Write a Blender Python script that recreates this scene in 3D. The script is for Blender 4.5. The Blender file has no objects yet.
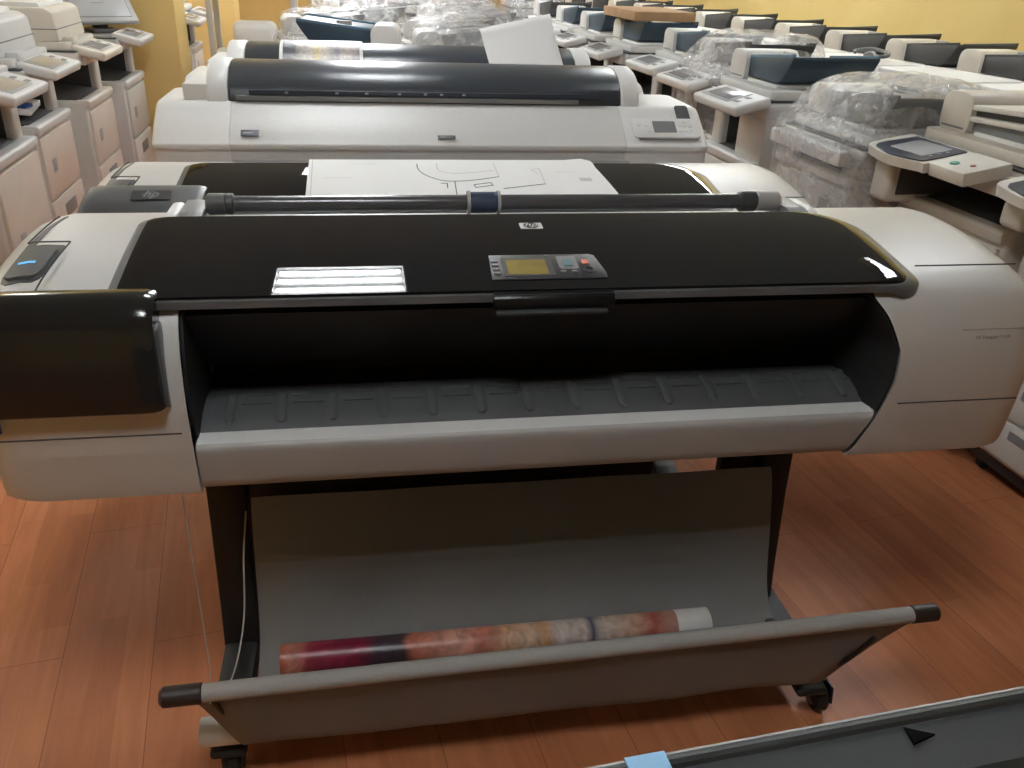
import bpy, bmesh, math, random
from math import sin, cos, pi, radians, sqrt, atan, atan2, hypot
from mathutils import Vector, Matrix, noise
random.seed(7)
SC = bpy.context.scene
COL = SC.collection
# ------------------------------------------------------------------ materials
def nodes(name):
    m = bpy.data.materials.new(name); m.use_nodes = True
    nt = m.node_tree
    return m, nt, nt.nodes['Principled BSDF']
def mat(name, col, rough=.45, metal=0., spec=.5, coat=0., var=0., bump=0., scale=40., emit=None, es=0., alpha=1.):
    m, nt, p = nodes(name)
    p.inputs['Base Color'].default_value = (*col, 1)
    p.inputs['Roughness'].default_value = rough
    p.inputs['Metallic'].default_value = metal
    p.inputs['Specular IOR Level'].default_value = spec
    p.inputs['Coat Weight'].default_value = coat
    p.inputs['Alpha'].default_value = alpha
    if emit:
        p.inputs['Emission Color'].default_value = (*emit, 1)
        p.inputs['Emission Strength'].default_value = es
    if var or bump:
        tc = nt.nodes.new('ShaderNodeTexCoord'); nz = nt.nodes.new('ShaderNodeTexNoise')
        nz.inputs['Scale'].default_value = scale; nz.inputs['Detail'].default_value = 4
        nt.links.new(tc.outputs['Object'], nz.inputs['Vector'])
        if var:
            r = nt.nodes.new('ShaderNodeValToRGB')
            r.color_ramp.elements[0].position = .3; r.color_ramp.elements[1].position = .7
            r.color_ramp.elements[0].color = (*[c*(1-var) for c in col], 1)
            r.color_ramp.elements[1].color = (*[min(1, c*(1+var)) for c in col], 1)
            nt.links.new(nz.outputs['Fac'], r.inputs['Fac']); nt.links.new(r.outputs['Color'], p.inputs['Base Color'])
        if bump:
            b = nt.nodes.new('ShaderNodeBump'); b.inputs['Strength'].default_value = bump; b.inputs['Distance'].default_value = .002
            nt.links.new(nz.outputs['Fac'], b.inputs['Height']); nt.links.new(b.outputs['Normal'], p.inputs['Normal'])
    return m
M = {}
M['silver'] = mat('silver_plastic', (.66, .655, .64), .38, var=.02, scale=300)
M['white'] = mat('white_plastic', (.80, .80, .79), .42, var=.015, scale=90)
M['silvergrey'] = mat('pale_grey_plastic', (.68, .68, .67), .36, var=.02, scale=90)
M['bodygrey'] = mat('lower_grey_plastic', (.50, .49, .475), .5, var=.02, scale=200)
M['gloss'] = mat('black_gloss', (.008, .008, .009), .015, spec=.3)
M['gloss2'] = mat('smoked_black_gloss', (.013, .0125, .012), .15, spec=.45)
M['panelblack'] = mat('panel_black', (.008, .008, .009), .3, spec=.3)
M['pgrey'] = mat('pale_strip_grey', (.5, .5, .51), .4)
M['facegrey'] = mat('front_cover_grey', (.47, .465, .455), .42, var=.02, scale=300)
M['hollow'] = mat('painted_recess_shade', (.006, .006, .006), .9, spec=0)
M['panelface'] = mat('panel_face_grey', (.028, .028, .030), .45, spec=.3)
M['rim'] = mat('dark_grey_rim', (.10, .10, .105), .3)
M['black'] = mat('black_plastic', (.012, .012, .013), .5)
M['liner'] = mat('charcoal_liner', (.016, .016, .018), .55, spec=.35)
M['char'] = mat('charcoal_plastic', (.045, .047, .05), .42)
M['dgrey'] = mat('dark_grey_plastic', (.075, .078, .08), .45)
M['mgrey'] = mat('mid_grey_plastic', (.20, .20, .205), .45)
M['lgrey'] = mat('light_grey_plastic', (.36, .36, .36), .4)
M['seam'] = mat('seam_shadow_gap', (.05, .05, .05), .8)
M['hubblue'] = mat('blue_grey_hub', (.035, .05, .09), .25)
M['tube'] = mat('satin_dark_tube', (.07, .07, .075), .22)
M['led'] = mat('blue_lamp', (.08, .35, .7), .4, emit=(.15, .55, 1), es=.6)
M['logo'] = mat('logo_silver', (.62, .62, .62), .4)
M['lcd'] = mat('olive_display', (.19, .135, .02), .35, var=.3, scale=25, emit=(.2, .14, .02), es=.1)
M['lcd2'] = mat('grey_display', (.22, .22, .23), .25)
M['lcd3'] = mat('pale_display', (.42, .43, .44), .25)
M['lcd4'] = mat('beige_display', (.40, .35, .27), .35)
M['btn'] = mat('button_grey', (.18, .18, .19), .4)
M['btncyan'] = mat('button_teal', (.13, .22, .26), .4)
M['btnred'] = mat('button_coral', (.75, .25, .17), .4)
M['green'] = mat('start_button_green', (.12, .36, .27), .4)
M['redbtn'] = mat('stop_button_red', (.45, .16, .14), .4)
M['fabric'] = mat('grey_bin_fabric', (.245, .242, .238), .85, var=.08, bump=.25, scale=500, spec=.2)
M['fabric2'] = mat('grey_rail_fabric', (.46, .45, .43), .8, var=.06, bump=.3, scale=400, spec=.2)
M['cap'] = mat('brown_black_end_cap', (.035, .026, .022), .4)
M['wire'] = mat('pale_wire', (.5, .48, .45), .4)
M['paper'] = mat('white_paper', (.86, .86, .85), .7)
M['ink'] = mat('drawing_ink', (.05, .05, .06), .8)
M['inklight'] = mat('pale_drawing_ink', (.55, .55, .57), .8)
M['beige'] = mat('beige_copier_plastic', (.67, .63, .56), .5, var=.03, scale=20)
M['beige2'] = mat('warm_grey_copier_plastic', (.61, .59, .55), .5, var=.03, scale=20)
M['cool'] = mat('cool_grey_copier_plastic', (.65, .65, .64), .5, var=.03, scale=20)
M['pale'] = mat('pale_lid_plastic', (.80, .80, .79), .5, var=.02, scale=20)
M['peach'] = mat('floor_glow_front_plastic', (.62, .55, .48), .45, var=.03, scale=15)  # peach tint paints the orange floor's reflection into the copier fronts
M['tray'] = mat('slate_tray_plastic', (.045, .047, .05), .5)
M['traybl'] = mat('blue_slate_tray_plastic', (.025, .05, .075), .4)
M['traybledge'] = mat('blue_tray_edge', (.08, .16, .24), .35)
M['bezel'] = mat('navy_bezel', (.03, .038, .06), .3)
M['cavity'] = mat('dark_cavity_plastic', (.05, .052, .055), .55)
M['rubber'] = mat('rubber', (.018, .018, .018), .6)
M['card'] = mat('brown_cardboard', (.34, .21, .11), .8, var=.12, scale=14)
M['cable'] = mat('grey_cable', (.12, .12, .12), .5)
M['bluelabel'] = mat('pale_blue_label', (.25, .48, .72), .6)
M['bluepaper'] = mat('blue_cover', (.03, .10, .35), .5)
M['steel'] = mat('painted_rack_steel', (.50, .49, .46), .5)
M['ceil'] = mat('ceiling_paint', (.42, .47, .53), .9, var=.02, scale=3)
M['tubelamp'] = mat('fluorescent_tube', (1, 1, 1), .4, emit=(.94, .98, 1), es=62)
M['lampbody'] = mat('lamp_enamel', (.82, .82, .82), .35)

def wall_mat():
    m, nt, p = nodes('yellow_wall_paint')
    tc = nt.nodes.new('ShaderNodeTexCoord'); nz = nt.nodes.new('ShaderNodeTexNoise')
    nz.inputs['Scale'].default_value = 2.5; nz.inputs['Detail'].default_value = 6
    r = nt.nodes.new('ShaderNodeValToRGB')
    r.color_ramp.elements[0].position = .3; r.color_ramp.elements[1].position = .75
    r.color_ramp.elements[0].color = (.71, .53, .20, 1); r.color_ramp.elements[1].color = (.78, .60, .25, 1)
    nt.links.new(tc.outputs['Object'], nz.inputs['Vector']); nt.links.new(nz.outputs['Fac'], r.inputs['Fac'])
    nt.links.new(r.outputs['Color'], p.inputs['Base Color']); p.inputs['Roughness'].default_value = .8
    return m
M['wall'] = wall_mat()

def floor_mat():
    m, nt, p = nodes('orange_laminate_planks')
    N, Lk = nt.nodes.new, nt.links.new
    tc = N('ShaderNodeTexCoord'); mp = N('ShaderNodeMapping')
    mp.inputs['Rotation'].default_value = (0, 0, radians(72)); mp.inputs['Location'].default_value = (.37, .117, 0)
    Lk(tc.outputs['Object'], mp.inputs['Vector'])
    br = N('ShaderNodeTexBrick'); br.offset = .37
    br.inputs['Scale'].default_value = 1; br.inputs['Brick Width'].default_value = .47; br.inputs['Row Height'].default_value = .065
    br.inputs['Mortar Size'].default_value = .0006; br.inputs['Mortar Smooth'].default_value = .5; br.inputs['Bias'].default_value = 0
    br.inputs['Color1'].default_value = (.62, .245, .115, 1); br.inputs['Color2'].default_value = (.53, .195, .086, 1)
    br.inputs['Mortar'].default_value = (.50, .18, .08, 1)
    Lk(mp.outputs['Vector'], br.inputs['Vector'])
    b2 = N('ShaderNodeTexBrick'); b2.offset = .37; b2.inputs['Scale'].default_value = 1; b2.inputs['Brick Width'].default_value = 1.3; b2.inputs['Row Height'].default_value = .195
    b2.inputs['Mortar Size'].default_value = .0011; b2.inputs['Mortar Smooth'].default_value = .4; b2.inputs['Bias'].default_value = 0
    b2.inputs['Color1'].default_value = (1, 1, 1, 1); b2.inputs['Color2'].default_value = (.95, .94, .93, 1); b2.inputs['Mortar'].default_value = (.5, .42, .38, 1)
    Lk(mp.outputs['Vector'], b2.inputs['Vector'])
    m3 = N('ShaderNodeMix'); m3.data_type = 'RGBA'; m3.blend_type = 'MULTIPLY'; m3.inputs[0].default_value = 1
    Lk(br.outputs['Color'], m3.inputs[6]); Lk(b2.outputs['Color'], m3.inputs[7])
    mp2 = N('ShaderNodeMapping'); mp2.inputs['Scale'].default_value = (1.4, 14, 1)
    Lk(mp.outputs['Vector'], mp2.inputs['Vector'])
    nz = N('ShaderNodeTexNoise'); nz.inputs['Scale'].default_value = 2.2; nz.inputs['Detail'].default_value = 6; nz.inputs['Distortion'].default_value = .8
    Lk(mp2.outputs['Vector'], nz.inputs['Vector'])
    rp = N('ShaderNodeValToRGB'); rp.color_ramp.elements[0].position = .3; rp.color_ramp.elements[1].position = .7
    rp.color_ramp.elements[0].color = (.82, .77, .72, 1); rp.color_ramp.elements[1].color = (1.08, 1.08, 1.1, 1)
    Lk(nz.outputs['Fac'], rp.inputs['Fac'])
    mx = N('ShaderNodeMix'); mx.data_type = 'RGBA'; mx.blend_type = 'MULTIPLY'; mx.inputs[0].default_value = .8
    Lk(m3.outputs[2], mx.inputs[6]); Lk(rp.outputs['Color'], mx.inputs[7])
    Lk(mx.outputs[2], p.inputs['Base Color'])
    p.inputs['Roughness'].default_value = .42; p.inputs['Specular IOR Level'].default_value = .35
    return m
M['floor'] = floor_mat()

def film_mat():
    m, nt, p = nodes('clear_plastic_film'); N, Lk = nt.nodes.new, nt.links.new
    tc = N('ShaderNodeTexCoord'); nz = N('ShaderNodeTexNoise')
    nz.inputs['Scale'].default_value = 20; nz.inputs['Detail'].default_value = 8; nz.inputs['Distortion'].default_value = .35
    Lk(tc.outputs['Object'], nz.inputs['Vector'])
    b = N('ShaderNodeBump'); b.inputs['Strength'].default_value = 1.; b.inputs['Distance'].default_value = .03
    Lk(nz.outputs['Fac'], b.inputs['Height'])
    p.inputs['Base Color'].default_value = (.9, .9, .9, 1); p.inputs['Roughness'].default_value = .1; p.inputs['Specular IOR Level'].default_value = 1.
    p.inputs['Coat Weight'].default_value = .8; p.inputs['Coat Roughness'].default_value = .06
    Lk(b.outputs['Normal'], p.inputs['Normal']); Lk(b.outputs['Normal'], p.inputs['Coat Normal'])
    tr = N('ShaderNodeBsdfTransparent'); mx = N('ShaderNodeMixShader')
    r = N('ShaderNodeValToRGB'); r.color_ramp.elements[0].position = .42; r.color_ramp.elements[1].position = .66
    r.color_ramp.elements[0].color = (.22, .22, .22, 1); r.color_ramp.elements[1].color = (.46, .46, .46, 1)
    Lk(nz.outputs['Fac'], r.inputs['Fac']); Lk(r.outputs['Color'], mx.inputs[0])
    Lk(tr.outputs[0], mx.inputs[1]); Lk(p.outputs[0], mx.inputs[2])
    Lk(mx.outputs[0], nt.nodes['Material Output'].inputs['Surface'])
    return m
M['film'] = film_mat()

def ramp_print(name, stops, scale, dist, rough=.35, vstops=None):
    """a printed picture: bands of colour along object X, wandering with noise, crossed by brush strokes"""
    m, nt, p = nodes(name); N, Lk = nt.nodes.new, nt.links.new
    tc = N('ShaderNodeTexCoord'); sp = N('ShaderNodeSeparateXYZ'); Lk(tc.outputs['Object'], sp.inputs[0])
    nz = N('ShaderNodeTexNoise'); nz.inputs['Scale'].default_value = scale; nz.inputs['Detail'].default_value = 3; nz.inputs['Distortion'].default_value = .8
    Lk(tc.outputs['Object'], nz.inputs['Vector'])
    a = N('ShaderNodeMath'); a.operation = 'MULTIPLY_ADD'; a.inputs[1].default_value = dist; a.inputs[2].default_value = -dist*.5
    Lk(nz.outputs['Fac'], a.inputs[0])
    s = N('ShaderNodeMath'); s.operation = 'ADD'; Lk(sp.outputs[0], s.inputs[0]); Lk(a.outputs[0], s.inputs[1])
    r = N('ShaderNodeValToRGB'); e = r.color_ramp.elements
    e[0].position, e[0].color = stops[0][0], (*stops[0][1], 1)
    e[1].position, e[1].color = stops[-1][0], (*stops[-1][1], 1)
    for ps, c in stops[1:-1]:
        q = e.new(ps); q.color = (*c, 1)
    Lk(s.outputs[0], r.inputs['Fac'])
    n2 = N('ShaderNodeTexNoise'); n2.inputs['Scale'].default_value = scale*1.3; n2.inputs['Detail'].default_value = 5; n2.inputs['Distortion'].default_value = 2.5
    Lk(tc.outputs['Object'], n2.inputs['Vector'])
    r2 = N('ShaderNodeValToRGB'); r2.color_ramp.elements[0].position = .35; r2.color_ramp.elements[1].position = .62
    r2.color_ramp.elements[0].color = (.55, .42, .4, 1); r2.color_ramp.elements[1].color = (1.15, 1.1, 1.05, 1)
    Lk(n2.outputs['Fac'], r2.inputs['Fac'])
    mx = N('ShaderNodeMix'); mx.data_type = 'RGBA'; mx.blend_type = 'MULTIPLY'; mx.inputs[0].default_value = .6
    Lk(r.outputs['Color'], mx.inputs[6]); Lk(r2.outputs['Color'], mx.inputs[7]); Lk(mx.outputs[2], p.inputs['Base Color'])
    p.inputs['Roughness'].default_value = rough
    return m
FL, WH = (.70, .33, .22), (.78, .70, .64)
M['poster'] = ramp_print('painted_poster_print', [(0, (.5, .12, .07)), (.02, (.62, .28, .2)), (.06, (.28, .03, .06)), (.16, (.24, .015, .05)), (.2, (.05, .035, .05)), (.255, (.06, .04, .045)),
    (.27, (.6, .2, .13)), (.36, (.78, .42, .32)), (.42, (.68, .24, .17)), (.46, (.75, .45, .28)), (.52, (.78, .58, .42)), (.555, (.72, .4, .2)), (.58, (.75, .7, .66)),
    (.64, (.7, .62, .57)), (.66, (.05, .06, .14)), (.685, (.72, .62, .54)), (.76, (.66, .42, .3)), (.80, (.45, .1, .08)), (.84, (.5, .3, .25)), (.9, (.6, .15, .1))], 14, .05)
M['photo'] = ramp_print('grey_photo_print', [(0, (.06, .07, .09)), (.05, (.09, .09, .1)), (.075, (.4, .38, .36)), (.11, (.55, .52, .48)), (.14, (.6, .5, .25)), (.16, (.6, .58, .55)), (.2, (.2, .2, .22)), (.24, (.45, .4, .38)), (.3, (.12, .12, .14))], 22, .06)

# ------------------------------------------------------------------ mesh helpers
class MB:
    def __init__(s): s.bm = bmesh.new()
    def box(s, x0, x1, y0, y1, z0, z1, bev=0., seg=2, mtx=None):
        r = bmesh.ops.create_cube(s.bm, size=1.)
        vs = r['verts']
        for v in vs:
            v.co = Vector(((x0+x1)/2+v.co.x*(x1-x0), (y0+y1)/2+v.co.y*(y1-y0), (z0+z1)/2+v.co.z*(z1-z0)))
            if mtx: v.co = mtx @ v.co
        if bev > 0:
            es = list({e for v in vs for e in v.link_edges})
            bmesh.ops.bevel(s.bm, geom=es, offset=bev, segments=seg, affect='EDGES', profile=.5, clamp_overlap=True)
        return s
    def loft(s, rings, caps=True, closed=.10):
        R = [[s.bm.verts.new(p) for p in r] for r in rings]
        n = len(R[0])
        for a, b in zip(R, R[1:]):
            for j in range(n if closed else n-1):
                k = (j+1) % n
                try: s.bm.faces.new((a[j], a[k], b[k], b[j]))
                except ValueError: pass
        if caps and closed:
            for r in (R[0], R[-1]):
                try: s.bm.faces.new(r)
                except ValueError: pass
        return s
    def prism(s, poly, axis, a, b, bev=0., seg=2):
        """poly: 2-D points; axis 'x' -> (y,z), 'y' -> (x,z), 'z' -> (x,y)"""
        f = {'x': lambda p, t: (t, p[0], p[1]), 'y': lambda p, t: (p[0], t, p[1]), 'z': lambda p, t: (p[0], p[1], t)}[axis]
        A = [s.bm.verts.new(f(p, a)) for p in poly]; B = [s.bm.verts.new(f(p, b)) for p in poly]
        n = len(poly); fs = []
        for i in range(n): fs.append(s.bm.faces.new((A[i], A[(i+1) % n], B[(i+1) % n], B[i])))
        fs.append(s.bm.faces.new(A)); fs.append(s.bm.faces.new(B))
        bmesh.ops.recalc_face_normals(s.bm, faces=fs)
        if bev > 0:
            es = list({e for f_ in fs for e in f_.edges})
            bmesh.ops.bevel(s.bm, geom=es, offset=bev, segments=seg, affect='EDGES', profile=.5, clamp_overlap=True)
        return s
    def cyl(s, p0, p1, r, seg=20, r1=None, bev=0.):
        p0, p1 = Vector(p0), Vector(p1); d = (p1-p0); L = d.length; d.normalize()
        u = d.orthogonal().normalized(); v = d.cross(u); r1 = r if r1 is None else r1
        st = [(0, r), (1, r1)] if not bev else [(0, r-bev), (bev/L, r), (1-bev/L, r1), (1, r1-bev)]
        rings = [[p0+d*(L*t)+(u*cos(2*pi*k/seg)+v*sin(2*pi*k/seg))*q for k in range(seg)] for t, q in st]
        return s.loft(rings)
    def tube(s, pts, r, seg=8):
        pts = [(Vector(p)+Vector((0, -.03, .012))) for p in pts]; rings = []; u = None
        for i, p in enumerate(pts):
            d = (pts[min(i+1, len(pts)-1)]-pts[max(i-1, 0)]).normalized()
            u = d.orthogonal().normalized() if u is None else (u-d*u.dot(d)).normalized()
            v = d.cross(u)
            rings.append([p+(u*cos(2*pi*k/seg)+v*sin(2*pi*k/seg))*r for k in range(seg)])
        return s.loft(rings)
    def ring(s, c, n, R, r, seg=24, s2=8):
        c, n = Vector(c), Vector(n).normalized(); u = n.orthogonal().normalized(); v = n.cross(u)
        rr = []
        for i in range(seg+1):
            a = 2*pi*i/seg; d = u*cos(a)+v*sin(a)
            rr.append([c+d*(R+r*cos(2*pi*k/s2))+n*(r*sin(2*pi*k/s2)) for k in range(s2)])
        return s.loft(rr, caps=False)
    def grid(s, P, thick=0., off=None):
        """P[i][j] points -> sheet; thick: closed slab, second layer moved by off (Vector)"""
        A = [[s.bm.verts.new(p) for p in r] for r in P]; n, m = len(P), len(P[0])
        for i in range(n-1):
            for j in range(m-1): s.bm.faces.new((A[i][j], A[i][j+1], A[i+1][j+1], A[i+1][j]))
        if thick:
            off = Vector((0, 0, -thick)) if off is None else off
            B = [[s.bm.verts.new(Vector(p)+off) for p in r] for r in P]
            for i in range(n-1):
                for j in range(m-1): s.bm.faces.new((B[i][j], B[i+1][j], B[i+1][j+1], B[i][j+1]))
            loop = [(0, j) for j in range(m)]+[(i, m-1) for i in range(1, n)]+[(n-1, j) for j in range(m-2, -1, -1)]+[(i, 0) for i in range(n-2, 0, -1)]
            for k in range(len(loop)):
                a, b = loop[k], loop[(k+1) % len(loop)]
                s.bm.faces.new((A[a[0]][a[1]], A[b[0]][b[1]], B[b[0]][b[1]], B[a[0]][a[1]]))
        return s
    def add(s, me, mtx):
        n0 = len(s.bm.verts); s.bm.from_mesh(me); s.bm.verts.ensure_lookup_table()
        for v in s.bm.verts[n0:]: v.co = mtx @ v.co
        return s
    def xf(s, mtx):
        for v in s.bm.verts: v.co = mtx @ v.co
        return s
    def build(s, name, m, parent=None, angle=38, flat=False):
        bmesh.ops.recalc_face_normals(s.bm, faces=s.bm.faces[:])
        me = bpy.data.meshes.new(name); s.bm.to_mesh(me); s.bm.free()
        me.materials.append(m if isinstance(m, bpy.types.Material) else M[m])
        if not flat:
            for p in me.polygons: p.use_smooth = True
            me.set_sharp_from_angle(angle=radians(angle))
        o = bpy.data.objects.new(name, me); COL.objects.link(o)
        if parent is not None: o.parent = parent
        return o
def box(name, m, parent, *a, bev=.004, **k): return MB().box(*a, bev=bev, **k).build(name, m, parent)
def tag(o, label, cat, group=None, kind=None):
    if label: o['label'] = label
    if cat: o['category'] = cat
    if group: o['group'] = group
    if kind: o['kind'] = kind
    return o
def empty(name, loc, rz, label, cat, group=None):
    o = bpy.data.objects.new(name, None); COL.objects.link(o); o.empty_display_size = .1
    o.location = loc; o.rotation_euler = (0, 0, rz)
    return tag(o, label, cat, group)
def struct(o): o['kind'] = 'structure'; return o
KIDS = {}
def children(o): return [c for c in bpy.data.objects if c.parent == o]
def copy_tree(o, parent=None):
    c = o.copy(); COL.objects.link(c); c.parent = parent
    for ch in children(o): copy_tree(ch, c)
    return c
def dup(o, loc, rz, label, group=None):
    c = copy_tree(o); c.location = loc; c.rotation_euler = (0, 0, rz); c['label'] = label
    if group: c['group'] = group
    elif 'group' in c: del c['group']
    return c
def text_me(t, size, shear=0., ex=.0004):
    cu = bpy.data.curves.new('txt', 'FONT'); cu.body = t; cu.size = size; cu.shear = shear; cu.extrude = ex
    cu.align_x = 'CENTER'; cu.align_y = 'CENTER'; cu.resolution_u = 4
    o = bpy.data.objects.new('txt', cu); COL.objects.link(o)
    dg = bpy.context.evaluated_depsgraph_get(); dg.update()
    me = bpy.data.meshes.new_from_object(o.evaluated_get(dg)); bpy.data.objects.remove(o); return me
def rrect(x0, x1, y0, y1, r, n=5):
    out = []
    for cx, cy, a0 in ((x1-r, y0+r, -90), (x1-r, y1-r, 0), (x0+r, y1-r, 90), (x0+r, y0+r, 180)):
        for k in range(n+1):
            a = radians(a0+90*k/n); out.append((cx+r*cos(a), cy+r*sin(a)))
    return out
def smooth(pts, n=4):
    """Catmull-Rom through 2-D / 3-D points"""
    P = [Vector((*p, 0)) if len(p) == 2 else Vector(p) for p in pts]; d = len(pts[0]); out = []
    for i in range(len(P)-1):
        a, b, c, e = P[max(i-1, 0)], P[i], P[i+1], P[min(i+2, len(P)-1)]
        for k in range(n):
            t = k/n
            q = .5*((2*b)+(c-a)*t+(2*a-5*b+4*c-e)*t*t+(3*b-a-3*c+e)*t**3)
            out.append(tuple(q)[:d])
    out.append(tuple(P[-1])[:d]); return out

# ------------------------------------------------------------------ frame of the printer column
YAW = radians(10.4); OX, OY = .064, 1.322
def W(x, y, z=0.): return Vector((OX+x*cos(YAW)-y*sin(YAW), OY+x*sin(YAW)+y*cos(YAW), z))

# ------------------------------------------------------------------ the room
def build_room():
    a = Vector((2.98, 5)); d = Vector((-.333, .943))
    def wall(name, p, q, t):
        p, q = Vector(p), Vector(q); n = Vector(((q-p).y, -(q-p).x)).normalized()*t
        return struct(MB().prism([p, q, q+n, p+n], 'z', 0, 2.75).build(name, 'wall', None, flat=True))
    R0, R1 = a-d*8.8, a+d*10.5
    L0, L1 = (-1.72, -3.3), (-5.55, 14.9)
    wall('wall_right', R0, R1, .15)
    wall('wall_left', L1, L0, .15)
    wall('wall_back', R1, L1, .15)
    wall('wall_front', L0, R0, .15)
    poly = [R0, R1, Vector(L1), Vector(L0)]
    struct(MB().prism(poly, 'z', -.12, 0).build('floor', 'floor', None, flat=True))
    struct(MB().prism(poly, 'z', 2.75, 2.87).build('ceiling', 'ceil', None, flat=True))
    # buttresses that stand out from the left wall
    def pier(name, x, y, w, dpt):
        r = radians(-12); m = Matrix.Translation((x, y, 0)) @ Matrix.Rotation(-r, 4, 'Z')
        return struct(MB().box(-w, 0, 0, dpt, 0, 2.75, .01, mtx=m).build(name, 'wall', None))
    pier('wall_pier_1', -2.24, 5.85, 1.0, .42)
    pier('wall_pier_2', -2.68, 8.45, 1.2, .42)
build_room()

# ------------------------------------------------------------------ plotter of the front kind
PROF = [(.40, .637), (.05, .637), (-.014, .638), (-.028, .648), (-.037, .72), (-.042, .80), (-.039, .865), (-.029, .91), (-.008, .951), (.035, .974), (.11, .992), (.21, 1.006), (.31, 1.013),
        (.39, 1.006), (.435, .985), (.447, .94), (.447, .66), (.435, .642)]
def xin(z):
    T = [(.60, .578), (.64, .585), (.735, .622), (.80, .636), (.86, .634), (.92, .606), (.955, .578), (1.2, .574)]
    for (a, b), (c, d) in zip(T, T[1:]):
        if z <= c: return b+(d-b)*max(0, z-a)/(c-a)
    return T[-1][1]
def wz(y):
    t = (.285-y)/.29
    return 1.026-.024*t-.019*t*t
def window_pts(xl, xr, y0, y1, dz, rbl, rbr, rfl, rfr, n=30, m=44, drop=.012, dw=.042):
    P = []; L = y1-y0
    for i in range(n+1):
        u = i/n; u = .5-.5*cos(pi*u); y = y1-L*u
        def ins(r, d): return r-sqrt(max(0, r*r-(r-d)**2)) if d < r else 0
        a = xl+ins(rbl, y1-y)+ins(rfl, y-y0); b = xr-ins(rbr, y1-y)-ins(rfr, y-y0); row = []
        for j in range(m+1):
            v = j/m; v = .5-.5*cos(pi*v); x = a+(b-a)*v
            e = max(0, 1-min((x-a)*2.2, b-x)/dw)*(.35 if x < 0 else 1)
            row.append((x, y, wz(y)+dz-drop*e*e))
        P.append(row)
    return P
def caster(parent, x, y, r=.03):
    c = MB().cyl((x-.014, y, r), (x+.014, y, r), r, 20, bev=.005).build('caster', 'rubber', parent)
    MB().cyl((x-.018, y, r), (x+.018, y, r), r*.55, 16).build('caster_hub', 'mgrey', c)
    f = MB().prism([(y-.028, r), (y-.02, r*2+.006), (y+.02, r*2+.006), (y+.02, r+.008)], 'x', x-.021, x-.0165).prism([(y-.028, r), (y-.02, r*2+.006), (y+.02, r*2+.006), (y+.02, r+.008)], 'x', x+.0165, x+.021)
    f.cyl((x, y+.0, r*2), (x, y, r*2+.02), .009, 12).build('caster_fork', 'black', c)
    return c
def logo_plate(parent, mtx, w, h, plate, disc, ink, name='maker_logo'):
    o = MB().prism(rrect(-w/2, w/2, -h/2, h/2, h*.08), 'z', 0, .0012).xf(mtx).build(name, plate, parent)
    el = [(h*.46*1.18*cos(2*pi*k/32), h*.46*sin(2*pi*k/32)) for k in range(32)]
    MB().prism(el, 'z', .0012, .0018).xf(mtx).build('logo_disc', disc, o)
    me = text_me('hp', h*.95, .32, .0003)
    MB().add(me, mtx @ Matrix.Translation((-h*.02, h*.06, .0022))).build('logo_letters', ink, o, flat=True)
    return o
def slope_mtx(x, y, z, slope):
    return Matrix.Translation((x, y, z)) @ Matrix.Rotation(slope, 4, 'X')

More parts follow.
